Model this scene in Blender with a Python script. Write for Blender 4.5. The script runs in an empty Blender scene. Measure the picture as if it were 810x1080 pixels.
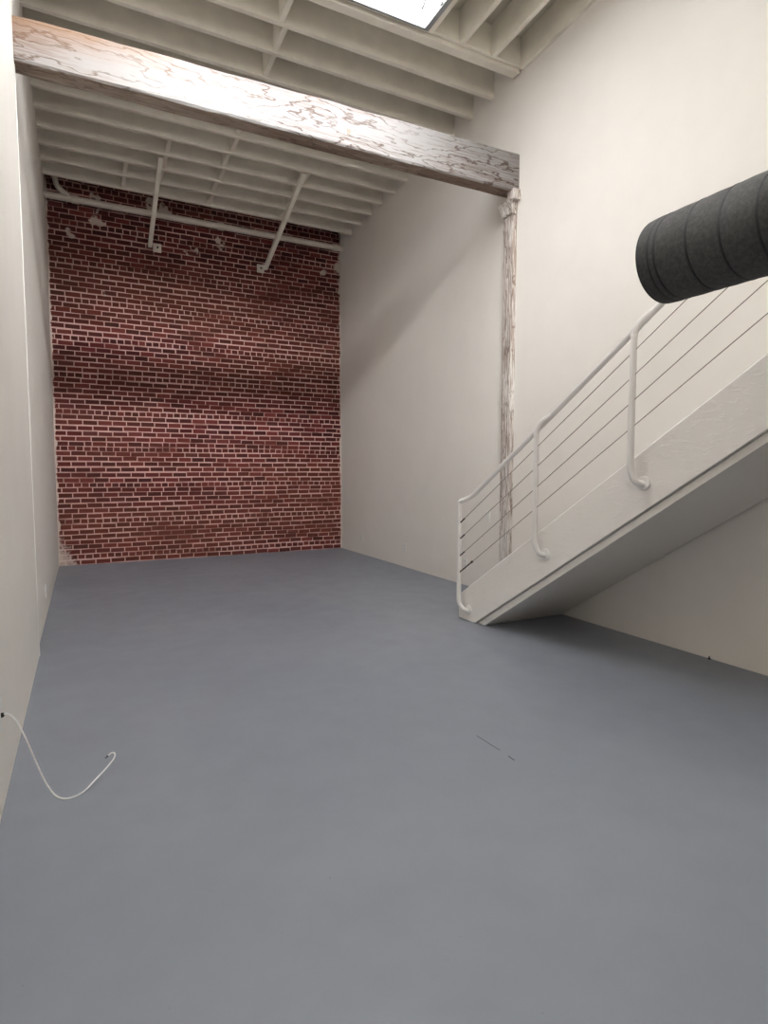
import bpy, bmesh, math, random
from mathutils import Vector, Matrix
random.seed(7)
C = bpy.context.scene.collection
S = bpy.context.scene

# ------------------------------------------------------------------ sizes
XL, XLF, XR = -0.335, -0.316, 3.82      # left wall (rear / proud front part), right wall
YB, YF = 9.05, -2.6                     # brick wall, wall behind the camera
def zj(y): return 5.05 - .028 * (y - 5) # underside of the joists (roof falls to the rear)
JD = .28                                # joist depth
SK = (0.05, 2.76, -0.9, 4.58)            # roof opening
SO = -0.10                              # front lip of the roof opening, set to trim the added monitor light
SP = 2.90                               # flat skylight behind this line, added roof monitor light before it
MN, MX = .70, 2.02                      # sides of the added roof monitor light
MZ = 6.40                               # top of the added monitor's glowing pane

# ------------------------------------------------------------------ materials
def lin(c):
    return tuple(((v / 255) / 12.92 if v / 255 <= .04045 else ((v / 255 + .055) / 1.055) ** 2.4) for v in c) + (1,)

class NT:
    def __init__(s, name):
        s.m = bpy.data.materials.new(name); s.m.use_nodes = True
        s.t = s.m.node_tree; s.n = s.t.nodes; s.b = s.n['Principled BSDF']
    def add(s, kind, ins=None, **kw):
        nd = s.n.new(kind)
        for k, v in kw.items(): setattr(nd, k, v)
        for k, v in (ins or {}).items():
            if hasattr(v, 'is_output'): s.t.links.new(v, nd.inputs[k])
            else: nd.inputs[k].default_value = v
        return nd
    def coord(s, scale=(1, 1, 1), rot=(0, 0, 0)):
        tc = s.add('ShaderNodeTexCoord')
        return s.add('ShaderNodeMapping', {'Vector': tc.outputs['Object'], 'Scale': scale, 'Rotation': rot}).outputs[0]
    def noise(s, vec, sc, det=4, rough=.55, dist=0):
        return s.add('ShaderNodeTexNoise', {'Vector': vec, 'Scale': sc, 'Detail': det, 'Roughness': rough, 'Distortion': dist}).outputs['Fac']
    def ramp(s, fac, stops):
        r = s.add('ShaderNodeValToRGB', {'Fac': fac}); e = r.color_ramp.elements
        while len(e) < len(stops): e.new(.5)
        for i, (p, c) in enumerate(stops):
            e[i].position = p; e[i].color = c if len(c) == 4 else tuple(c) + (1,)
        return r.outputs[0]
    def mix(s, fac, a, b, mode='MIX'):
        m = s.add('ShaderNodeMix', data_type='RGBA', blend_type=mode)
        for i, v in ((0, fac), (6, a), (7, b)):
            if hasattr(v, 'is_output'): s.t.links.new(v, m.inputs[i])
            else: m.inputs[i].default_value = v
        return m.outputs[2]
    def math(s, op, a, b=0.0, clamp=False):
        m = s.add('ShaderNodeMath', operation=op, use_clamp=clamp)
        for i, v in ((0, a), (1, b)):
            if hasattr(v, 'is_output'): s.t.links.new(v, m.inputs[i])
            else: m.inputs[i].default_value = v
        return m.outputs[0]
    def set(s, **kw):
        for k, v in kw.items():
            k = {'color': 'Base Color', 'rough': 'Roughness', 'metal': 'Metallic', 'spec': 'Specular IOR Level'}.get(k, k)
            if hasattr(v, 'is_output'): s.t.links.new(v, s.b.inputs[k])
            else: s.b.inputs[k].default_value = v
        return s
    def bump(s, h, strength=.2, dist=.01):
        b = s.add('ShaderNodeBump', {'Height': h, 'Strength': strength, 'Distance': dist})
        s.t.links.new(b.outputs[0], s.b.inputs['Normal'])

M = {}
def g(v): return (v, v, v, 1)

def paint(name, col, rough=.55, var=.05, bump=.12, sc=3.0):
    n = NT(name); v = n.coord()
    a = n.noise(v, sc, 5); c2 = tuple(x * (1 - var) for x in col[:3]) + (1,)
    n.set(color=n.mix(n.ramp(a, [(.35, g(0)), (.7, g(1))]), col, c2), rough=rough, spec=.35)
    n.bump(n.noise(v, 140, 3), bump, .002)
    M[name] = n.m
paint('wall_paint', (.87, .826, .77, 1), .6, .03)
paint('joist_paint', (.88, .835, .735, 1), .6, .10, .3, 5)
paint('deck_paint', (.70, .66, .57, 1), .7, .12, .3, 4)
paint('trim_paint', (.92, .90, .87, 1), .45, .03)
paint('white_metal', (.84, .81, .78, 1), .3, .03, .05)
paint('plate_plastic', (.84, .82, .78, 1), .35, .02, .0)
paint('well_paint', (.9, .9, .89, 1), .6, .02)
paint('pipe_paint', (.66, .60, .53, 1), .5, .12, .2, 6)

# stair paint: painted timber with knots and rough streaks showing through
n = NT('stair_paint'); v = n.coord((6, 1.2, 6), (0, 0, 0))
a = n.noise(v, 5, 6, .6, .4)
n.set(color=n.mix(n.ramp(a, [(.58, g(0)), (.75, g(1))]), (.86, .82, .77, 1), (.81, .765, .715, 1)), rough=.45, spec=.4)
vv = n.coord((1, .35, 1), (-.57, 0, 0))
n.bump(n.ramp(n.noise(vv, 26, 5, .6, 1.5), [(.55, g(0)), (.72, g(1))]), .35, .006)
M['stair_paint'] = n.m

# floor: satin grey floor paint
n = NT('floor_paint'); v = n.coord()
big = n.noise(v, .55, 4, .5, .3); mid = n.noise(v, 5, 5)
c = n.mix(n.ramp(big, [(.40, g(0)), (.60, g(1))]), (.214, .233, .272, 1), (.242, .260, .295, 1))
c = n.mix(n.math('MULTIPLY', n.ramp(mid, [(.4, g(0)), (.8, g(1))]), .25), c, (.185, .197, .225, 1))
dots = n.noise(v, 60, 2)
c = n.mix(n.ramp(dots, [(.74, g(0)), (.78, g(.5))]), c, (.10, .11, .115, 1))
n.set(color=c, rough=n.add('ShaderNodeMapRange', {'Value': mid, 'To Min': .36, 'To Max': .50}).outputs[0], spec=.42)
n.bump(n.noise(v, 45, 4), .06, .002)
M['floor_paint'] = n.m
n = NT('floor_scratch'); n.set(color=(.045, .05, .055, 1), rough=.6); M['floor_scratch'] = n.m
n = NT('floor_scuff'); n.set(color=(.26, .27, .27, 1), rough=.6); M['floor_scuff'] = n.m

# whitewashed old timber; axis = direction of the grain
def timber(name, axis, white, dark, amount, bare=None, lo=.50, hi=.56):
    n = NT(name)
    sc = {'X': (.22, 1, 1), 'Z': (1, 1, .22)}[axis]
    v = n.coord(sc)
    warp = n.add('ShaderNodeTexNoise', {'Vector': n.coord({'X': (.55, 2.2, 2.2), 'Z': (2.2, 2.2, .55)}[axis]), 'Scale': 1.6, 'Detail': 5.0, 'Roughness': .55}).outputs['Fac']
    tc = n.add('ShaderNodeTexCoord')
    sep = n.add('ShaderNodeSeparateXYZ', {'Vector': tc.outputs['Object']})
    cross = sep.outputs['Z'] if axis == 'X' else n.math('ADD', sep.outputs['Y'], sep.outputs['X'])
    # growth rings: contour lines of (position across the grain + slow warp)
    ph = n.math('ADD', n.math('MULTIPLY', cross, 11.0), n.math('MULTIPLY', warp, 12.0))
    ring = n.math('FRACT', ph)
    tri = n.math('ABSOLUTE', n.math('SUBTRACT', ring, .5))
    line = n.ramp(tri, [(.0, g(1)), (.06, g(.7)), (.13, g(0))])
    fine = n.noise(n.coord({'X': (1.2, 30, 30), 'Z': (30, 30, 1.2)}[axis]), 3.0, 6, .65, .2)
    patch = n.noise(v, 3.2, 5, .6, .5)
    worn = n.ramp(n.math('ADD', n.math('MULTIPLY', fine, .55), n.math('MULTIPLY', patch, .5)), [(lo, g(0)), (hi, g(1))])
    wood = n.mix(fine, dark, tuple(x * 1.7 for x in dark[:3]) + (1,))
    c = n.mix(n.math('MULTIPLY', worn, amount), white, wood)
    c = n.mix(n.math('MULTIPLY', line, n.ramp(patch, [(.36, g(.25)), (.56, g(1))])), c, dark)
    if bare:                                          # bare orange wood towards one end / the top edge
        m = n.math('MULTIPLY', bare(n, sep), n.ramp(patch, [(.36, g(.25)), (.6, g(1))]), True)
        c = n.mix(m, c, n.mix(fine, (.17, .085, .045, 1), (.33, .20, .12, 1)))
    n.set(color=c, rough=.7, spec=.25)
    n.bump(n.math('ADD', n.math('MULTIPLY', line, -.6), n.math('MULTIPLY', fine, -.5)), .5, .006)
    M[name] = n.m
def bare_left(n, sep):
    a = n.add('ShaderNodeMapRange', {'Value': sep.outputs['X'], 'From Min': 0.0, 'From Max': 1.5, 'To Min': .85, 'To Max': 0}).outputs[0]
    b = n.add('ShaderNodeMapRange', {'Value': sep.outputs['Z'], 'From Min': 4.02, 'From Max': 4.22, 'To Min': .2, 'To Max': 1}).outputs[0]
    return n.math('MULTIPLY', a, b)
timber('beam_wood', 'X', (.30, .285, .28, 1), (.085, .055, .042, 1), .5, bare_left, .52, .60)
timber('beam_soffit_wood', 'X', (.42, .35, .29, 1), (.13, .085, .06, 1), .9, None, .40, .58)
timber('post_wood', 'Z', (.80, .755, .72, 1), (.22, .165, .135, 1), .85, None, .48, .56)

# brick: each brick its own tone, with mortar smears
def smear_mask(n, v):
    tc = n.add('ShaderNodeTexCoord'); sep = n.add('ShaderNodeSeparateXYZ', {'Vector': tc.outputs['Object']})
    big = n.noise(v, 3.6, 3, .5)
    up = n.add('ShaderNodeMapRange', {'Value': sep.outputs['Z'], 'From Min': 3.4, 'From Max': 4.6, 'To Min': -.12, 'To Max': .035}).outputs[0]
    a = n.ramp(n.math('ADD', big, up), [(.665, g(0)), (.685, g(1))])
    # crumbling plaster left along both side walls
    dx = n.math('MINIMUM', n.math('SUBTRACT', sep.outputs['X'], XL), n.math('SUBTRACT', XR, sep.outputs['X']))
    wob = n.noise(v, 9, 4)
    b = n.ramp(n.math('SUBTRACT', n.math('MULTIPLY', wob, .085), dx), [(.018, g(0)), (.024, g(1))])
    dl = n.math('ADD', n.math('SUBTRACT', sep.outputs['X'], XL), n.math('MULTIPLY', sep.outputs['Z'], .55))
    c = n.ramp(n.math('SUBTRACT', n.math('MULTIPLY', n.noise(v, 22, 5, .7), .64), dl), [(.08, g(0)), (.16, g(.75))])
    return n.math('MAXIMUM', n.math('MAXIMUM', a, b), c)
n = NT('brick'); v = n.coord()
geo = n.add('ShaderNodeNewGeometry')
tone = n.ramp(geo.outputs['Random Per Island'], [(0, (.034, .006, .006, 1)), (.3, (.062, .009, .009, 1)), (.6, (.090, .013, .012, 1)), (.85, (.14, .026, .023, 1)), (1, (.06, .016, .016, 1))])
band = n.noise(n.coord((.12, .12, 1)), 1.3, 3)
c = n.mix(n.ramp(band, [(.42, g(0)), (.62, g(.55))]), tone, (.12, .034, .018, 1))
c = n.mix(n.math('MULTIPLY', n.ramp(n.noise(v, 22, 5, .65), [(.45, g(0)), (.75, g(1))]), .4), c, (.055, .018, .016, 1))
c = n.mix(smear_mask(n, v), c, (.52, .42, .37, 1))
n.set(color=c, rough=.85, spec=.2); n.bump(n.noise(v, 60, 5), .4, .004); M['brick'] = n.m
n = NT('mortar'); v = n.coord()
c = n.mix(n.noise(v, 12, 5), (.50, .31, .275, 1), (.64, .43, .385, 1))
c = n.mix(n.ramp(n.noise(n.coord((.25, 1, 1)), 5, 4), [(.5, g(0)), (.68, g(.85))]), c, (.19, .085, .07, 1))
c = n.mix(smear_mask(n, v), c, (.56, .47, .42, 1))
n.set(color=c, rough=.9, spec=.2); n.bump(n.noise(v, 70, 4), .4, .004); M['mortar'] = n.m

n = NT('duct_wrap'); v = n.coord()
sp = n.noise(v, 60, 5, .75)
n.set(color=n.mix(n.ramp(sp, [(.42, g(0)), (.68, g(1))]), (.034, .034, .034, 1), (.070, .068, .064, 1)), rough=.75, spec=.35)
n.bump(sp, .5, .006); M['duct_wrap'] = n.m
n = NT('duct_seam'); n.set(color=(.006, .006, .007, 1), rough=.6); M['duct_seam'] = n.m
n = NT('steel_cable'); v = n.coord(); n.set(color=n.mix(n.noise(v, 80), (.20, .165, .14, 1), (.30, .26, .23, 1)), rough=.45, metal=.5); M['steel_cable'] = n.m
n = NT('dark_metal'); v = n.coord(); n.set(color=n.mix(n.noise(v, 60), (.03, .028, .026, 1), (.07, .065, .06, 1)), rough=.5, metal=.6); M['dark_metal'] = n.m
n = NT('grey_aluminium'); v = n.coord(); n.set(color=n.mix(n.noise(v, 40), (.36, .37, .38, 1), (.46, .47, .48, 1)), rough=.4, metal=.6); M['grey_aluminium'] = n.m
n = NT('white_cord'); v = n.coord(); n.set(color=n.mix(n.noise(v, 50), (.88, .87, .86, 1), (.8, .79, .78, 1)), rough=.45); M['white_cord'] = n.m
n = NT('black_rubber'); n.set(color=(.012, .012, .012, 1), rough=.6); M['black_rubber'] = n.m
n = NT('dark_slot'); n.set(color=(.05, .045, .04, 1), rough=.8); M['dark_slot'] = n.m
def glow(name, col, st):
    n = NT(name); v = n.coord()
    e = n.mix(n.noise(v, 1.2, 2), col, tuple(x * .96 for x in col[:3]) + (1,))
    n.set(color=(.9, .9, .9, 1), rough=.4); n.t.links.new(e, n.b.inputs['Emission Color']); n.b.inputs['Emission Strength'].default_value = st
    M[name] = n.m
glow('skylight_glow', (.97, .985, 1, 1), 4.3)
glow('monitor_fill_glow', (.98, .99, 1, 1), 255.0)  # light of the unseen, added roof monitor
glow('front_fill_glow', (1, .95, .88, 1), 4.2)  # fill light of the unseen, added front window

# ------------------------------------------------------------------ mesh helpers
class MB:
    def __init__(s): s.bm = bmesh.new()
    def box(s, x0, x1, y0, y1, z0, z1, bev=0, mi=0):
        return s.hexa([(x0, y0, z0), (x1, y0, z0), (x1, y1, z0), (x0, y1, z0), (x0, y0, z1), (x1, y0, z1), (x1, y1, z1), (x0, y1, z1)], bev, mi)
    def hexa(s, p, bev=0, mi=0, fm=None):
        vs = [s.bm.verts.new(q) for q in p]
        fs = [s.bm.faces.new([vs[i] for i in f]) for f in ((3, 2, 1, 0), (4, 5, 6, 7), (0, 1, 5, 4), (1, 2, 6, 5), (2, 3, 7, 6), (3, 0, 4, 7))]
        for i, f in enumerate(fs): f.material_index = (fm[i] if fm else mi)
        if bev:
            es = list({e for f in fs for e in f.edges})
            bmesh.ops.bevel(s.bm, geom=es, offset=bev, segments=2, profile=.6, affect='EDGES')
        return s
    def prism(s, poly, axis, a, b, bev=0):          # extrude a 2-D outline along an axis
        def P(u, v, w): return {'X': (w, u, v), 'Y': (u, w, v), 'Z': (u, v, w)}[axis]
        A = [s.bm.verts.new(P(u, v, a)) for u, v in poly]; B = [s.bm.verts.new(P(u, v, b)) for u, v in poly]
        k = len(poly); fs = [s.bm.faces.new(A), s.bm.faces.new(B[::-1])]
        for i in range(k): fs.append(s.bm.faces.new((A[i], B[i], B[(i + 1) % k], A[(i + 1) % k])))
        if bev:
            bmesh.ops.bevel(s.bm, geom=list({e for f in fs for e in f.edges}), offset=bev, segments=2, profile=.6, affect='EDGES')
        return s
    def tube(s, pts, r, seg=12, cap=True):
        pts = [Vector(p) for p in pts]; rr = r if isinstance(r, (list, tuple)) else [r] * len(pts)
        t0 = (pts[1] - pts[0]).normalized(); nrm = t0.orthogonal().normalized(); rings = []; prev = t0
        for i, p in enumerate(pts):
            t = ((pts[min(i + 1, len(pts) - 1)] - pts[i]).normalized() + (pts[i] - pts[max(i - 1, 0)]).normalized())
            t = t.normalized() if t.length > 1e-6 else prev
            q = prev.rotation_difference(t); nrm = (q @ nrm); nrm = (nrm - t * nrm.dot(t)).normalized(); prev = t
            bn = t.cross(nrm)
            rings.append([s.bm.verts.new(p + (nrm * math.cos(2 * math.pi * k / seg) + bn * math.sin(2 * math.pi * k / seg)) * rr[i]) for k in range(seg)])
        for A, B in zip(rings, rings[1:]):
            for k in range(seg): s.bm.faces.new((A[k], A[(k + 1) % seg], B[(k + 1) % seg], B[k]))
        if cap: s.bm.faces.new(rings[0][::-1]); s.bm.faces.new(rings[-1])
        return s
    def build(s, name, mat, parent=None, smooth=False, org=None):
        bm = s.bm; bmesh.ops.recalc_face_normals(bm, faces=bm.faces)
        me = bpy.data.meshes.new(name)
        if org is not None:
            for v_ in bm.verts: v_.co -= Vector(org)
        bm.to_mesh(me); bm.free()
        for m in (mat if isinstance(mat, (list, tuple)) else [mat]): me.materials.append(M[m])
        if smooth:
            for p in me.polygons: p.use_smooth = True
            me.set_sharp_from_angle(angle=math.radians(38))
        o = bpy.data.objects.new(name, me); C.objects.link(o)
        if org is not None: o.location = org
        if parent is not None:
            o.parent = parent
            o.matrix_parent_inverse = Matrix.Translation(-wpos(parent))
        return o

def wpos(o):
    p = Vector(o.location)
    return p if o.parent is None else wpos(o.parent) + p - wpos(o.parent) if False else p

def fillet(pts, r, k=6):
    pts = [Vector(p) for p in pts]; out = [pts[0]]
    for a, b, c in zip(pts, pts[1:], pts[2:]):
        u = (a - b).normalized(); w = (c - b).normalized(); d = min(r, (a - b).length * .48, (c - b).length * .48)
        p, q = b + u * d, b + w * d
        for i in range(k + 1):
            t = i / k; out.append(p * (1 - t) ** 2 + b * 2 * t * (1 - t) + q * t ** 2)
    out.append(pts[-1]); return out
def spline(pts, k=8):
    P = [Vector(p) for p in pts]; P = [2 * P[0] - P[1]] + P + [2 * P[-1] - P[-2]]; out = []
    for i in range(1, len(P) - 2):
        a, b, c, d = P[i - 1:i + 3]
        for j in range(k):
            t = j / k
            out.append(.5 * (2 * b + (c - a) * t + (2 * a - 5 * b + 4 * c - d) * t * t + (3 * b - a - 3 * c + d) * t ** 3))
    out.append(P[-2]); return out

def tag(o, label, cat, group=None):
    o['label'] = label; o['category'] = cat
    if group: o['group'] = group
    return o
def thing(name, label, cat, loc, group=None):
    o = bpy.data.objects.new(name, None); C.objects.link(o); o.location = loc
    return tag(o, label, cat, group)
def structure(o, label=None):
    o['kind'] = 'structure'
    if label: o['label'] = label
    return o
ORD = ['first', 'second', 'third', 'fourth', 'fifth', 'sixth', 'seventh', 'eighth', 'ninth', 'tenth', 'eleventh', 'twelfth']

# ------------------------------------------------------------------ room shell
structure(MB().box(XL - .2, XR + .2, YF - .2, YB + .3, -.12, 0).build('floor', 'floor_paint'), 'satin grey painted concrete floor')
TOP = 5.7
structure(MB().box(XR, XR + .2, YF, YB + .3, -.1, TOP).build('wall_right', 'wall_paint'), 'tall off-white painted right wall')
m = MB().box(XL - .2, XL, 4.66, YB + .3, -.1, TOP).box(XL - .2, XLF, YF, 4.70, -.1, TOP, .004)
structure(m.build('wall_left', 'wall_paint'), 'off-white painted left wall, its near part standing proud')
# corner bead on the proud edge of the left wall
structure(MB().box(XLF - .010, XLF + .003, 4.688, 4.705, 0, 3.96, .002).build('trim_1', 'trim_paint'), 'white corner bead on the left wall edge')
# thin plaster line where the right wall meets the floor
# front wall with an opening for an added fill-light window, behind the camera
WA, WB, WC, WD = -.22, 2.1, 3.4, 5.1
m = MB().box(XL, WA, YF - .2, YF, -.1, TOP).box(WB, XR, YF - .2, YF, -.1, TOP).box(WA, WB, YF - .2, YF, WD, TOP).box(WA, WB, YF - .2, YF, -.1, WC)
structure(m.build('wall_front', 'wall_paint'), 'front wall behind the viewer')
m = MB(); f_ = (YF - .14, YF + .02)
m.box(WA, WA + .06, *f_, WC, WD).box(WB - .06, WB, *f_, WC, WD).box(WA + .06, WB - .06, *f_, WC, WC + .06).box(WA + .06, WB - .06, *f_, WD - .06, WD).box((WA + WB) / 2 - .025, (WA + WB) / 2 + .025, *f_, WC + .06, WD - .06)
w = structure(m.build('front_fill_window', 'trim_paint'), 'unseen high front window added as fill light')
MB().box(WA + .06, WB - .06, YF - .09, YF - .08, WC + .06, WD - .06).build('front_fill_pane', 'front_fill_glow', w)

# brick wall: mortar bed and every brick, common bond with header rows
structure(MB().box(XL, XR, YB + .004, YB + .25, -.1, 5.6).build('wall_back', 'mortar'), 'old exposed red brick back wall')
bm = MB(); CH = .0708; rnd = random.Random(3)
rows = int(5.35 / CH)
for r in range(rows):
    z0 = r * CH + .006 + .004 * math.sin(r * .7)
    head = r % 7 == 1
    L = .0935 if head else .1865
    mixrow = (not head) and rnd.random() < .12
    x = XL - rnd.random() * L
    off = (r % 2) * L * .5; x = XL - .1 - off + rnd.uniform(-.02, .02)
    jt = rnd.uniform(.009, .013)
    while x < XR:
        l = L * rnd.uniform(.96, 1.04)
        if mixrow and rnd.random() < .4: l = .0935
        a, b = max(x, XL + .004), min(x + l - jt, XR - .004)
        if b - a > .02:
            h = CH - .0135 + rnd.uniform(-.003, .003); dz = rnd.uniform(-.003, .003) + .004 * math.sin(x * 2.1 + r)
            d = rnd.uniform(-.004, .004); tl = rnd.uniform(-.002, .002)
            f = YB - .004 + d; e = .002
            p = [(a, YB + .01, z0 + dz), (b, YB + .01, z0 + dz + tl), (b, YB + .01, z0 + dz + h + tl), (a, YB + .01, z0 + dz + h)]
            q = [(a + e, f, z0 + dz + e), (b - e, f, z0 + dz + e + tl), (b - e, f, z0 + dz + h - e + tl), (a + e, f, z0 + dz + h - e)]
            V = [bm.bm.verts.new(c_) for c_ in p + q]
            for fc in ((4, 5, 6, 7), (0, 1, 5, 4), (1, 2, 6, 5), (2, 3, 7, 6), (3, 0, 4, 7)): bm.bm.faces.new([V[i] for i in fc])
        x += l
bw = bm.build('brick_courses', 'brick', bpy.data.objects['wall_back'])

# roof deck with the skylight opening
x0, x1, y0, y1 = SK
def dk(y): return zj(y) + JD
m = MB()
def slab(a, b, c, d, t=.06):
    m.hexa([(a, c, dk(c)), (b, c, dk(c)), (b, d, dk(d)), (a, d, dk(d)), (a, c, dk(c) + t), (b, c, dk(c) + t), (b, d, dk(d) + t), (a, d, dk(d) + t)])
slab(XL, XR, y1, YB); slab(XL, XR, YF, SO); slab(XL, x0, SO, y1); slab(x1, XR, SO, y1); slab(MX, x1, SO, SP - .1); slab(x0, MN, SO, SP - .1)  # deck strips beside the added monitor keep its light off the near wall
structure(m.build('ceiling', 'deck_paint'), 'painted roof deck above the joists')

# skylight: lined well, thin metal rim, bright glazing, pull handle
HZ = .42
m = MB()
zt = zj(y1) + .035
t = .02
yp = SP
m.box(x0, x0 + t, yp, y1, zj(yp) + .012, zt + .1).box(x1 - t, x1, yp, y1, zj(yp) + .012, zt + .1).box(x0 + t, x1 - t, y1 - t, y1, zj(y1) + .012, zt + .1).box(x0 + t, x1 - t, yp, yp + t, zj(yp) + .012, zt + .1)
w = structure(m.build('window_1', 'well_paint'), 'roof skylight with white lined well')
MB().box(x0 + t, x1 - t, yp + t, y1 - t, zt, zt + .02).build('skylight_pane', 'skylight_glow', w)
m = MB(); b = .012
zr = zj(y1)
m.box(x0, x0 + .03, yp, y1, zr - .004, zr + .03, .003).box(x1 - .045, x1, yp, y1, zr - .004, zr + .03, .003).box(x0 + .03, x1 - .03, y1 - .024, y1, zr - .004, zr + .03, .003).box(x0 + .03, x1 - .03, yp, yp + .03, zr - .012, zr + .03, .003)
m.build('metal_rim', 'grey_aluminium', w)
m = MB(); m.tube(fillet([(2.60, 4.42, zt + .004), (2.60, 4.405, zt - .022), (2.56, 4.26, zt - .022), (2.64, 4.19, zt - .022), (2.70, 4.26, zt - .022), (2.72, 4.31, zt - .022), (2.72, 4.33, zt + .004)], .05), .006, 8)
m.build('pull_handle', 'dark_metal', w, True)

# unseen roof monitor added as a light: upright glowing pane facing the brick wall
m = MB(); zb_ = 5.10
for xa, xb in ((MN - .05, MN), (MX, MX + .05)):
    m.prism([(y0 - .12, dk(SO) + .06), (SO, dk(SO) + .06), (SO, zb_ + .1), (SP - .1, zb_), (SP - .1, 5.40), (y0 - .12, MZ + .16)], 'X', xa, xb)
m.hexa([(MN, y0 - .12, MZ + .10), (MX, y0 - .12, MZ + .10), (MX, SP - .1, 5.38), (MN, SP - .1, 5.38), (MN, y0 - .12, MZ + .16), (MX, y0 - .12, MZ + .16), (MX, SP - .1, 5.44), (MN, SP - .1, 5.44)])
m.box(MN, MX, y0 - .12, y0 - .06, dk(SO) + .06, MZ + .1)
w = structure(m.build('added_monitor', 'well_paint'), 'unseen raised roof monitor added beside the skylight as a light')
MB().box(MN + .03, MX - .03, y0 - .03, y0 - .015, 5.58, MZ).build('monitor_fill_pane', 'monitor_fill_glow', w)
m = MB(); m.box(MN, MN + .03, y0 - .06, y0, 5.54, MZ + .04).box(MX - .03, MX, y0 - .06, y0, 5.54, MZ + .04).box(MN + .03, MX - .03, y0 - .06, y0, 5.54, 5.58).box(MN + .03, MX - .03, y0 - .06, y0, MZ, MZ + .04).box((MN + MX) / 2 - .02, (MN + MX) / 2 + .02, y0 - .06, y0, 5.58, MZ)
m.build('monitor_fill_bars', 'trim_paint', w)

# ------------------------------------------------------------------ ceiling joists
def joist_x(yc, xa, xb, th=.046):
    a, b = yc - th / 2, yc + th / 2
    m = MB(); m.hexa([(xa, a, zj(yc)), (xb, a, zj(yc)), (xb, b, zj(yc)), (xa, b, zj(yc)), (xa, a, dk(a)), (xb, a, dk(a)), (xb, b, dk(b)), (xa, b, dk(b))], .003)
    return m.build('ceiling_joist', 'joist_paint', None, False, ((xa + xb) / 2, yc, zj(yc)))
JY = [5.06 + .355 * k for k in range(11)]
lab = ['first white ceiling joist behind the skylight header, above the timber beam', 'second white ceiling joist behind the skylight header, above the timber beam']
for k, y in enumerate(JY):
    o = joist_x(y, XL, XR)
    last = len(JY) - 1 - k
    if k < 2: l = lab[k]
    elif last == 0: l = 'rearmost white ceiling joist, nearest the brick wall and pipe'
    else: l = ORD[last] + ' white ceiling joist in front of the rearmost one by the brick wall'
    tag(o, l, 'joist', 'crosswise ceiling joists')
# doubled header on the rear side of the skylight
m = MB(); ha, hb = y1 + .003, y1 + .135
m.hexa([(XL, ha, zj(4.6) + .022), (XR, ha, zj(4.6) + .022), (XR, ha + .036, zj(4.6) + .022), (XL, ha + .036, zj(4.6) + .022), (XL, ha, dk(ha)), (XR, ha, dk(ha)), (XR, ha + .036, dk(ha + .036)), (XL, ha + .036, dk(ha + .036))], .003)
m.hexa([(XL, ha + .045, zj(4.6) - .012), (XR - .02, ha + .045, zj(4.6) - .012), (XR - .02, hb, zj(4.6) - .012), (XL, hb, zj(4.6) - .012), (XL, ha + .045, dk(ha + .045)), (XR - .02, ha + .045, dk(ha + .045)), (XR - .02, hb, dk(hb)), (XL, hb, dk(hb))], .003)
tag(m.build('skylight_header', 'joist_paint'), 'doubled white header board along the rear edge of the skylight', 'header')
m = MB(); m.box(XL, XR, SO - .09, SO - .003, zj(SO), dk(SO) - .004, .003)
tag(m.build('skylight_header', 'joist_paint'), 'white header board along the near edge of the skylight', 'header')
m = MB(); m.box(x0, x1, SP - .095, SP - .003, zj(SP), dk(SP) - .004, .003)
tag(m.build('skylight_header', 'joist_paint'), 'white header board between the flat skylight and the added roof monitor', 'header')
# joists running lengthwise beside the skylight
def joist_y(xc, label, th=.046, ya=None, yb=None):
    ya = SO if ya is None else ya; yb = y1 if yb is None else yb
    a, b = xc - th / 2, xc + th / 2
    m = MB(); m.hexa([(a, ya, zj(ya)), (b, ya, zj(ya)), (b, yb, zj(yb)), (a, yb, zj(yb)), (a, ya, dk(ya)), (b, ya, dk(ya)), (b, yb, dk(yb)), (a, yb, dk(yb))], .003)
    tag(m.build('ceiling_joist', 'joist_paint', None, False, (xc, (ya + yb) / 2, zj(yb))), label, 'joist', 'lengthwise joists beside the skylight')
joist_y(x1 + .026, 'white joist forming the right-hand edge of the skylight')
joist_y(3.105, 'white lengthwise joist next right of the skylight edge joist')
joist_y(3.455, 'white lengthwise joist nearest the wall joist, right of skylight')
joist_y(XR - .024, 'white lengthwise joist fixed flat against the right wall')
joist_y(x0 - .026, 'white joist forming the left-hand edge of the skylight')
joist_y(MN - .026, 'white joist along the left side of the added roof monitor', yb=SP - .1)
joist_y(MX + .026, 'white joist along the right side of the added roof monitor', yb=SP - .1)
joist_y(2.40, 'white joist between the added roof monitor and the skylight edge joist', yb=SP - .1)

# blocking between joists
def block(xc, ya, yb, label, th=.046, drop=0.0, depth=.2):
    depth = JD - drop
    a, b = xc - th / 2, xc + th / 2
    z0a, z0b = zj(ya) + drop, zj(yb) + drop
    m = MB(); m.hexa([(a, ya, z0a), (b, ya, z0a), (b, yb, z0b), (a, yb, z0b), (a, ya, z0a + depth), (b, ya, z0a + depth), (b, yb, z0b + depth), (a, yb, z0b + depth)], .003)
    tag(m.build('joist_blocking', 'joist_paint', None, False, (xc, (ya + yb) / 2, z0a)), label, 'blocking', 'blocking between the joists')
h = .023
block(1.60, hb, JY[0] - h, 'short white blocking between the skylight header and the first joist behind it', depth=.26)
block(1.655, JY[0] + h, JY[1] - h, 'short white blocking between the two joists above the timber beam', drop=.01, depth=.25)
block(1.66, JY[1] + h, JY[2] - h, 'short white blocking just above the top edge of the timber beam', drop=.01, depth=.25)
for k in range(4, len(JY) - 1):
    nth = ORD[len(JY) - 2 - k]
    block(1.64 + (k % 2) * .02, JY[k] + h, JY[k + 1] - h, 'white blocking of the middle row under the beam, %s from the rear' % nth, drop=.01, depth=.24)
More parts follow.
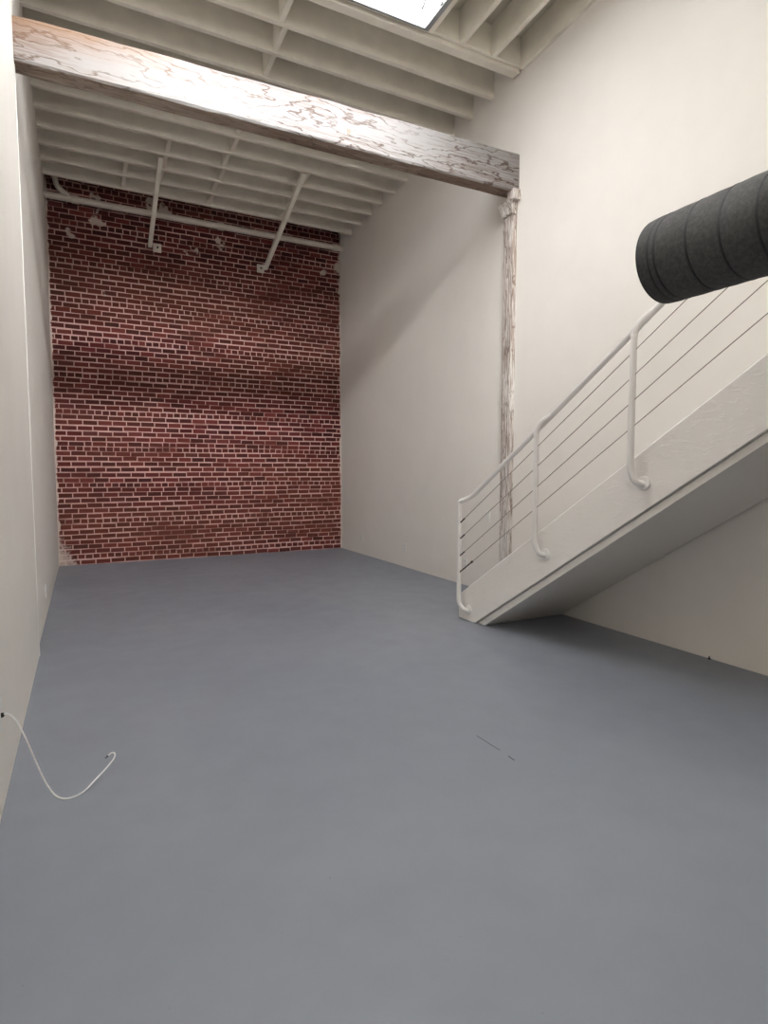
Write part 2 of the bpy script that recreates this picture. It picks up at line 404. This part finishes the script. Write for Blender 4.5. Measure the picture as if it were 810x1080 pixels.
for k in range(6, len(JY) - 1):
    block(2.635 + .014 * (k - 6), JY[k] + h, JY[k + 1] - h, 'white blocking of the right-hand row beside the brace, %s from the rear' % ORD[len(JY) - 2 - k], drop=.02, depth=.24)
for k in range(6, 9):
    block(.985, JY[k] + h, JY[k + 1] - h, 'white blocking beside the left brace, %s from the rear' % ORD[8 - k], drop=.01, depth=.24)
for k in range(8, len(JY) - 1):
    block(.575, JY[k] + h, JY[k + 1] - h, 'white blocking of the leftmost row, %s from the rear' % ORD[len(JY) - 2 - k], drop=.01, depth=.24)

# ------------------------------------------------------------------ timber beam and post
BY0, BY1 = 4.63, 4.80
m = MB()
K = 24
prev = None
rb = random.Random(11)
def bz(x):                                           # underside, top of the old beam (slightly tapering)
    u = (x - XL) / (XR - XL)
    return 3.943 + .03 * u, 4.215 + .11 * u ** .8
rings = []
for i in range(K + 1):
    x = XL + (XR - XL) * i / K; zb, zt_ = bz(x); j = lambda a=.003: rb.uniform(-a, a)
    c = .012
    rings.append([m.bm.verts.new(q) for q in ((x, BY0 + c + j(), zb + j()), (x, BY1 - c, zb + j()), (x, BY1, zb + c), (x, BY1, zt_ - c), (x, BY1 - c, zt_), (x, BY0 + c + j(), zt_ + j(.005)), (x, BY0 + j(.002), zt_ - c + j(.004)), (x, BY0 + j(.002), zb + c + j()))])
for A, B in zip(rings, rings[1:]):
    for k in range(8):
        f = m.bm.faces.new((A[k], A[(k + 1) % 8], B[(k + 1) % 8], B[k])); f.material_index = 1 if k == 0 else 0
m.bm.faces.new(rings[0]); m.bm.faces.new(rings[-1][::-1])
beam = thing('timber_beam', 'big whitewashed timber beam with bold wood grain spanning the room wall to wall', 'beam', (1.75, 4.72, 3.95))
m.build('beam_timber', ['beam_wood', 'beam_soffit_wood'], beam)
MB().box(2.020, 2.052, BY0 - .004, BY0 + .01, 4.055, 4.10, .002).build('notch_plug', 'beam_soffit_wood', beam)['label'] = 'small dark rectangular plug in the beam face'
tag(beam, beam['label'], 'beam')

post = thing('timber_post', 'weathered whitewashed timber post half buried in the right wall under the beam', 'post', (3.79, 4.72, 0))
m = MB(); rings = []
PX, PY0, PY1 = 3.768, 4.655, 4.80
for i in range(31):
    z = 3.76 * i / 30; j = lambda a=.003: rb.uniform(-a, a); c = .008
    rings.append([m.bm.verts.new(q) for q in ((PX + j(), PY0 + c + j(), z), (PX + c + j(), PY0 + j(.002), z), (XR - .0005, PY0 + j(.002), z), (XR - .0005, PY1, z), (PX + c, PY1 + j(), z), (PX + j(), PY1 - c + j(), z))])
for A, B in zip(rings, rings[1:]):
    for k in range(6): m.bm.faces.new((A[k], A[(k + 1) % 6], B[(k + 1) % 6], B[k]))
m.bm.faces.new(rings[0][::-1]); m.bm.faces.new(rings[-1])
m.build('shaft', 'post_wood', post)
m = MB(); m.hexa([(PX - .004, PY0 - .004, 3.775), (XR - .0005, PY0 - .004, 3.775), (XR - .0005, PY1 + .01, 3.775), (PX - .004, PY1 + .01, 3.775), (PX - .045, PY0 - .01, 3.90), (XR - .0005, PY0 - .01, 3.90), (XR - .0005, PY1 + .04, 3.90), (PX - .045, PY1 + .04, 3.90)], .006)
m.build('flared_cap', 'post_wood', post)
MB().box(PX - .035, XR - .0005, 4.60, 4.70, 3.89, 3.985, .006).build('cap_block', 'post_wood', post)

# ------------------------------------------------------------------ knee braces tied to the brick wall
def brace(x, ytop, zb, px, label):
    t_ = thing('knee_brace', label, 'brace', (x, 9.03, zb), 'braces from the joists to the brick wall')
    a = Vector((x, ytop, zj(ytop) + .02)); b_ = Vector((x, 9.035, zb))
    d = (b_ - a).normalized(); up = Vector((1, 0, 0)).cross(d); w_ = Vector((.026, 0, 0)); u_ = up * .03
    m = MB(); m.hexa([tuple(q) for q in (a - w_ - u_, a + w_ - u_, b_ + w_ - u_, b_ - w_ - u_, a - w_ + u_, a + w_ + u_, b_ + w_ + u_, b_ - w_ + u_)], .003)
    m.build('strut', 'joist_paint', t_)
    m = MB(); m.box(px - .055, px + .055, 9.028, 9.046, zb - .075, zb + .045, .004); pl = m.build('anchor_plate', 'pipe_paint', t_)
    m = MB(); m.tube([(px + .005, 9.03, zb - .012), (px + .005, 9.005, zb - .012)], .014, 6); m.build('anchor_bolt', 'dark_metal', pl)
brace(.93, 7.62, 4.435, 1.025, 'white slanting brace from joists to the brick wall, left one of the pair')
brace(2.575, 7.25, 4.375, 2.50, 'white slanting brace from joists to the brick wall, right one of the pair')

# ------------------------------------------------------------------ pipe along the brick wall
pipe = thing('ceiling_pipe', 'painted pipe running along the top of the brick wall under the joists', 'pipe', (1.75, 8.97, 4.85))
PZ = 4.85; PYc = 8.975
MB().tube([(XL, PYc, PZ), (XR, PYc, PZ)], .043, 16).build('pipe_run', 'pipe_paint', pipe, True)
for x in (.02, 3.70, 1.9):
    MB().tube([(x - .045, PYc, PZ), (x - .04, PYc, PZ), (x + .04, PYc, PZ), (x + .045, PYc, PZ)], [.044, .052, .052, .044], 16).build('coupling', 'pipe_paint', pipe, True)
m = MB(); m.tube(fillet([(-.20, PYc - .02, 5.20), (-.215, PYc - .02, 4.98), (-.03, PYc, 4.86)], .14, 8), .034, 12)
m.build('elbow', 'pipe_paint', pipe, True)

# ------------------------------------------------------------------ wall plates
def outlet(side, y, z, label, w_=.072, h_=.115):
    x = XR if side > 0 else XL; s_ = -side
    xs = sorted((x - s_ * .001, x + s_ * .009))
    t_ = thing('wall_outlet', label, 'outlet', (x, y, z), 'wall outlets')
    MB().box(xs[0], xs[1], y - w_ / 2, y + w_ / 2, z - h_ / 2, z + h_ / 2, .003).build('cover_plate', 'plate_plastic', t_)
    for dz in (-.024, .024):
        xs = sorted((x + s_ * .006, x + s_ * .0115))
        so = MB().box(xs[0], xs[1], y - .017, y + .017, z + dz - .015, z + dz + .015, .002).build('socket', 'plate_plastic', t_)
        m = MB()
        for dy in (-.007, .007):
            xs = sorted((x + s_ * .009, x + s_ * .0119)); m.box(xs[0], xs[1], y + dy - .0015, y + dy + .0015, z + dz - .006, z + dz + .006)
        m.build('slots', 'dark_slot', so)
outlet(1, 8.23, .262, 'white wall outlet on the right wall nearest the brick corner')
outlet(1, 6.87, .268, 'white wall outlet low on the right wall, midway between brick and stair railing')
outlet(1, 5.46, .252, 'white wall outlet low on the right wall behind the foot of the stair railing')
outlet(-1, 5.93, .235, 'white wall outlet low on the left wall near the rear')
t_ = thing('light_switch', 'white switch plate on the right wall behind the railing cables, beside the timber post', 'switch', (XR, 5.05, .81))
MB().box(XR - .009, XR + .001, 5.014, 5.086, .752, .868, .003).build('cover_plate', 'plate_plastic', t_)
MB().box(XR - .013, XR - .005, 5.032, 5.068, .778, .842, .003).build('rocker', 'plate_plastic', t_)

# ------------------------------------------------------------------ staircase
SX = 2.93; ST = .0445; SL = .644
def ztop(y): return .297 + (4.13 - y) * SL          # top edge of the stringers
def zbot(y): return (4.04 - y) * .638
YT = .08
stair = thing('staircase', 'off-white painted closed-underside stairs climbing along the right wall towards the viewer', 'stairs', (3.38, 4.0, 0))
def stringer(xa, xb, dy=0):
    poly = [(4.045, 0), (4.285, 0), (4.285, .17), (4.265, ztop(4.265)), (YT, ztop(YT)), (YT, zbot(YT))]
    return MB().prism([(p, q) for p, q in poly], 'X', xa, xb, .004).build('stringer', 'stair_paint', stair)
stringer(SX, SX + ST); stringer(XR - .052, XR - .010)
ya, yb_ = 4.262, YT
m = MB(); m.hexa([(SX, ya, ztop(ya) - .004), (SX + ST, ya, ztop(ya) - .004), (SX + ST, yb_, ztop(yb_) - .004), (SX, yb_, ztop(yb_) - .004),
                  (SX + .016, ya, ztop(ya) + .014), (SX + ST, ya, ztop(ya) + .014), (SX + ST, yb_, ztop(yb_) + .014), (SX + .016, yb_, ztop(yb_) + .014)])
m.build('stringer_highlight', 'trim_paint', stair)  # whiter chamfered strip added as the bright highlight along the stringer edge
RISE, RUN = .18, .18 / SL
yn = 4.20                                            # first nosing
k = 0
while True:
    z = RISE * (k + 1); y = yn - RUN * k
    if y - RUN < YT: break
    MB().box(SX + ST - .002, XR - .052, y - RUN - .005, y + .02, z - .035, z, .005).build('tread', 'stair_paint', stair)
    MB().box(SX + ST - .002, XR - .052, y - .018, y - .003, z - RISE + .002, z - .034).build('riser', 'stair_paint', stair)
    k += 1
sp = [(3.945, .003), (4.0, .003), (YT, zbot(YT) - .002), (YT, zbot(YT) - .036)]
sp = [(3.935, .002), (4.03, .002), (YT, zbot(YT) - .003), (YT, zbot(YT) - .045)]
MB().prism(sp, 'X', SX + .022, XR - .012, .003).build('soffit_panel', 'stair_paint', stair)
# landing above the viewer's right shoulder that the stairs reach
zl = ztop(YT) - .12
MB().box(SX, XR - .01, -1.2, YT, zl - .22, zl, .005).build('landing', 'stair_paint', stair)
MB().box(SX, SX + .09, -1.2, -1.11, 0, zl - .22, .005).build('landing_leg', 'stair_paint', stair)

# ------------------------------------------------------------------ stair railing
rail = thing('stair_railing', 'white tubular stair railing with four thin steel cables along the open side of the stairs', 'railing', (2.9, 4.2, .1))
PXr, RX = 2.872, 2.932
RR = .0195
def zr_(y): return 1.095 + (4.075 - y) * .6465       # handrail axis
def post_at(y, zbtm, ztp, first=False):
    if first:
        path = [(SX, y - .055, zbtm - .02), (PXr + .015, y - .04, zbtm - .02), (PXr, y, zbtm + .03), (PXr, y, ztp)]
    else:
        path = [(SX, y - .055, zbtm - .03), (PXr + .01, y - .035, zbtm - .025), (PXr, y, zbtm + .05), (PXr, y, ztp - .02), (PXr + .012, y - .02, ztp + .035), (RX, y - .09, zr_(y - .09))]
    p = MB().tube(fillet(path, .05, 6), RR, 14).build('railing_post', 'white_metal', rail, True)
    m = MB(); m.tube([(SX - .0005, y - .055, zbtm - .025), (SX - .010, y - .055, zbtm - .025), (SX - .013, y - .055, zbtm - .025)], [.042, .042, .036], 18)
    m.build('flange', 'white_metal', p, True)
    m = MB()
    for dz in (0,): m.tube([(PXr, y, ztp - .045), (PXr, y, ztp - .035), (PXr, y, ztp - .03)], [RR + .002, RR + .002, RR], 14)
    m.build('collar', 'white_metal', p, True)
P1, P2, P3, P4 = 4.20, 3.25, 2.437, 1.50
y = P1
# first post carries on into the handrail through an elbow
path = [(SX, y - .07, .095), (PXr + .02, y - .055, .095), (PXr, y, .15), (PXr, y, 1.035), (PXr + .012, y - .05, 1.045), (RX - .01, 4.10, 1.075), (RX, 4.05, zr_(4.05)), (RX, .0, zr_(.0))]
pts = fillet(path, .045, 6)
cut = max(i for i, p in enumerate(pts) if p[2] < .99 and p[1] > 4.1)
p = MB().tube(pts[:cut + 2], RR, 14).build('railing_post', 'white_metal', rail, True)
MB().tube([(SX - .0005, y - .07, .095), (SX - .010, y - .07, .095), (SX - .013, y - .07, .095)], [.042, .042, .036], 18).build('flange', 'white_metal', p, True)
MB().tube(pts[cut:], RR, 14).build('handrail', 'white_metal', rail, True)
for y, zb, zt in ((P2, .725, 1.60), (P3, 1.25, 2.115), (P4, 1.85, 2.72), (.6, 2.43, 3.30)):
    post_at(y, zb, zt)
# cables: four runs, anchored on the first post
c1 = (.842, .704, .556, .414); c3 = (1.988, 1.846, 1.700, 1.548)
for a, b_ in zip(c1, c3):
    s_ = (b_ - a) / (P1 - P3)
    ca = MB().tube([(PXr, P1, a), (PXr, P3, b_), (PXr, .6, a + s_ * (P1 - .6))], .0027, 8).build('cable', 'steel_cable', rail, True)
    m = MB(); L_ = .10 if a > .45 else .22
    d = Vector((0, -1, s_)).normalized(); o_ = Vector((PXr, P1, a))
    m.tube([o_ + d * .015, o_ + d * .02, o_ + d * L_ * .9, o_ + d * L_], [.003, .0062, .0062, .003], 8)
    if a < .45: m.tube([o_ + d * (L_ - .012), o_ + d * (L_ - .006), o_ + d * (L_ + .012), o_ + d * (L_ + .018)], [.005, .0105, .0105, .004], 8)
    m.build('tensioner', 'dark_metal', ca, True)

# ------------------------------------------------------------------ duct
DX, DZ, DR, DE = 2.367, 2.239, .185, 1.855
duct = thing('air_duct', 'thick black insulated round duct with ring seams in front of the stair railing', 'duct', (DX, DE, DZ))
prof = [(DE, DR * .90), (DE + .003, DR * .97), (DE - .004, DR), (DE - .06, DR * 1.0), (DE - .064, DR * .985), (DE - .085, DR * .985)]
yb = [1.752, 1.60, 1.445, 1.29, 1.135, .98, .825, .67, .515, .36, .205, .05, -.1]
yb = [DE - (2.005 - q) * .925 for q in yb]
def ring_tube(prof, seg=64):
    m = MB(); R_ = []
    for y, r in prof: R_.append([m.bm.verts.new((DX + r * math.cos(2 * math.pi * k / seg), y, DZ + r * math.sin(2 * math.pi * k / seg))) for k in range(seg)])
    for A, B in zip(R_, R_[1:]):
        for k in range(seg): m.bm.faces.new((A[k], A[(k + 1) % seg], B[(k + 1) % seg], B[k]))
    return m
# outer wrap, its rolled rim and the open inside
e = DE - .085
pf = [(DE - .6, DR * .80), (DE - .01, DR * .84), (DE, DR * .90), (DE + .002, DR * .95), (DE - .006, DR * .995), (DE - .05, DR * 1.006), (DE - .056, DR * .99), (DE - .064, DR * .997), (e, DR * .985)]
last = e
for q in yb:
    mid = (last + q) / 2
    pf += [(last - .012, DR * .996), (mid, DR * 1.006), (q + .012, DR * .996), (q, DR * .982)]; last = q
pf.append((YF, DR))
ring_tube(pf).build('duct_wrap', 'duct_wrap', duct, True)
for q, wd in [(DE - .055, .005), (e, .0055)] + [(q, .0055) for q in yb]:
    ring_tube([(q - wd, DR * .975), (q - wd * .7, DR * 1.003), (q + wd * .7, DR * 1.003), (q + wd, DR * .975)]).build('seam_band', 'duct_seam', duct, True)
ring_tube([(DE - .004, DR * .985), (DE + .004, DR * .99), (DE + .006, DR * .95), (DE + .002, DR * .90)]).build('end_rim', 'duct_seam', duct, True)

# ------------------------------------------------------------------ cable hanging out of the left wall
cord = thing('white_cable', 'thin white cable drooping from the left wall onto the grey floor', 'cable', (XLF, 2.62, .36))
pts = spline([(-.299, 2.605, .371), (-.288, 2.60, .372), (-.262, 2.60, .342), (-.232, 2.60, .262), (-.198, 2.60, .150), (-.168, 2.59, .068), (-.135, 2.575, .018), (-.095, 2.565, .004), (-.045, 2.585, .005), (.005, 2.645, .020), (.050, 2.70, .036), (.078, 2.735, .052), (.083, 2.77, .056), (.072, 2.79, .054), (.056, 2.785, .046)], 8)
MB().tube(pts, .0034, 10).build('sheath', 'white_cord', cord, True)
MB().tube([pts[-1], pts[-1] + Vector((-.012, -.008, -.006))], [.0036, .0018], 8).build('cut_end', 'black_rubber', cord, True)
t_ = thing('cable_outlet', 'white wall plate low on the left wall where the white cable comes out', 'outlet', (XLF, 2.585, .37))
MB().box(XLF - .001, XLF + .006, 2.53, 2.636, .305, .43, .003).build('cover_plate', 'plate_plastic', t_)
MB().tube([(XLF, 2.61, .365), (XLF + .012, 2.606, .369), (XLF + .016, 2.605, .370)], [.010, .009, .006], 10).build('grommet', 'black_rubber', t_, True)

# small bolt stub at the foot of the right wall, scratches and a scuff in the floor paint
t_ = thing('bolt_stub', 'tiny dark bolt stub sticking up where right wall meets floor', 'bolt', (3.805, 2.52, 0))
m = MB(); m.tube([(3.803, 2.52, 0), (3.803, 2.52, .022)], .004, 8); m.build('shank', 'dark_metal', t_)
m = MB(); m.tube([(3.803, 2.52, 0), (3.803, 2.52, .008)], .010, 6); m.build('nut', 'dark_metal', t_)
def scratch(pts, w_, mat, lbl):
    m = MB(); P = [Vector(p) for p in pts]
    for i, (a, b_) in enumerate(zip(P, P[1:])):
        d = (b_ - a).normalized(); s_ = Vector((-d.y, d.x, 0)) * w_
        m.hexa([(a - s_)[:2] + (0,) if False else (a.x - s_.x, a.y - s_.y, -.001), (a.x + s_.x, a.y + s_.y, -.001), (b_.x + s_.x, b_.y + s_.y, -.001), (b_.x - s_.x, b_.y - s_.y, -.001), (a.x - s_.x, a.y - s_.y, .0006), (a.x + s_.x, a.y + s_.y, .0006), (b_.x + s_.x, b_.y + s_.y, .0006), (b_.x - s_.x, b_.y - s_.y, .0006)])
    o = m.build('floor_scratch' if 'scratch' in lbl else 'floor_scuff', mat); o['kind'] = 'structure'; o['label'] = lbl
    return o
scratch([(1.679, 2.29, 0), (1.682, 2.164, 0), (1.686, 2.119, 0)], .0022, 'floor_scratch', 'thin dark scratch in the floor paint along a slab joint')
scratch([(1.684, 2.055, 0), (1.683, 2.01, 0)], .003, 'floor_scratch', 'short dark scratch in the floor paint along a slab joint')
scratch([(.10, 2.618, 0), (.225, 2.606, 0)], .0018, 'floor_scuff', 'faint pale scuff in the floor paint')

# ------------------------------------------------------------------ world, camera
w = bpy.data.worlds.new('World'); S.world = w; w.use_nodes = True
bg = w.node_tree.nodes['Background']; bg.inputs[0].default_value = (.75, .85, 1, 1); bg.inputs[1].default_value = 1.0
cam = bpy.data.cameras.new('Camera'); co = bpy.data.objects.new('Camera', cam); C.objects.link(co); S.camera = co
cam.sensor_fit = 'AUTO'; cam.sensor_width = 36; cam.lens = 36 * 620 / 1080; cam.clip_start = .02
yaw, pit = math.radians(27.0219), math.radians(4.0593)
fw = Vector((math.sin(yaw) * math.cos(pit), math.cos(yaw) * math.cos(pit), -math.sin(pit)))
co.location = (0, 0, 1.3); co.rotation_euler = fw.to_track_quat('-Z', 'Y').to_euler()
S.view_settings.view_transform = 'Standard'; S.view_settings.look = 'None'
S.view_settings.exposure = 0.50; S.view_settings.gamma = 1; S.view_settings.use_curve_mapping = False
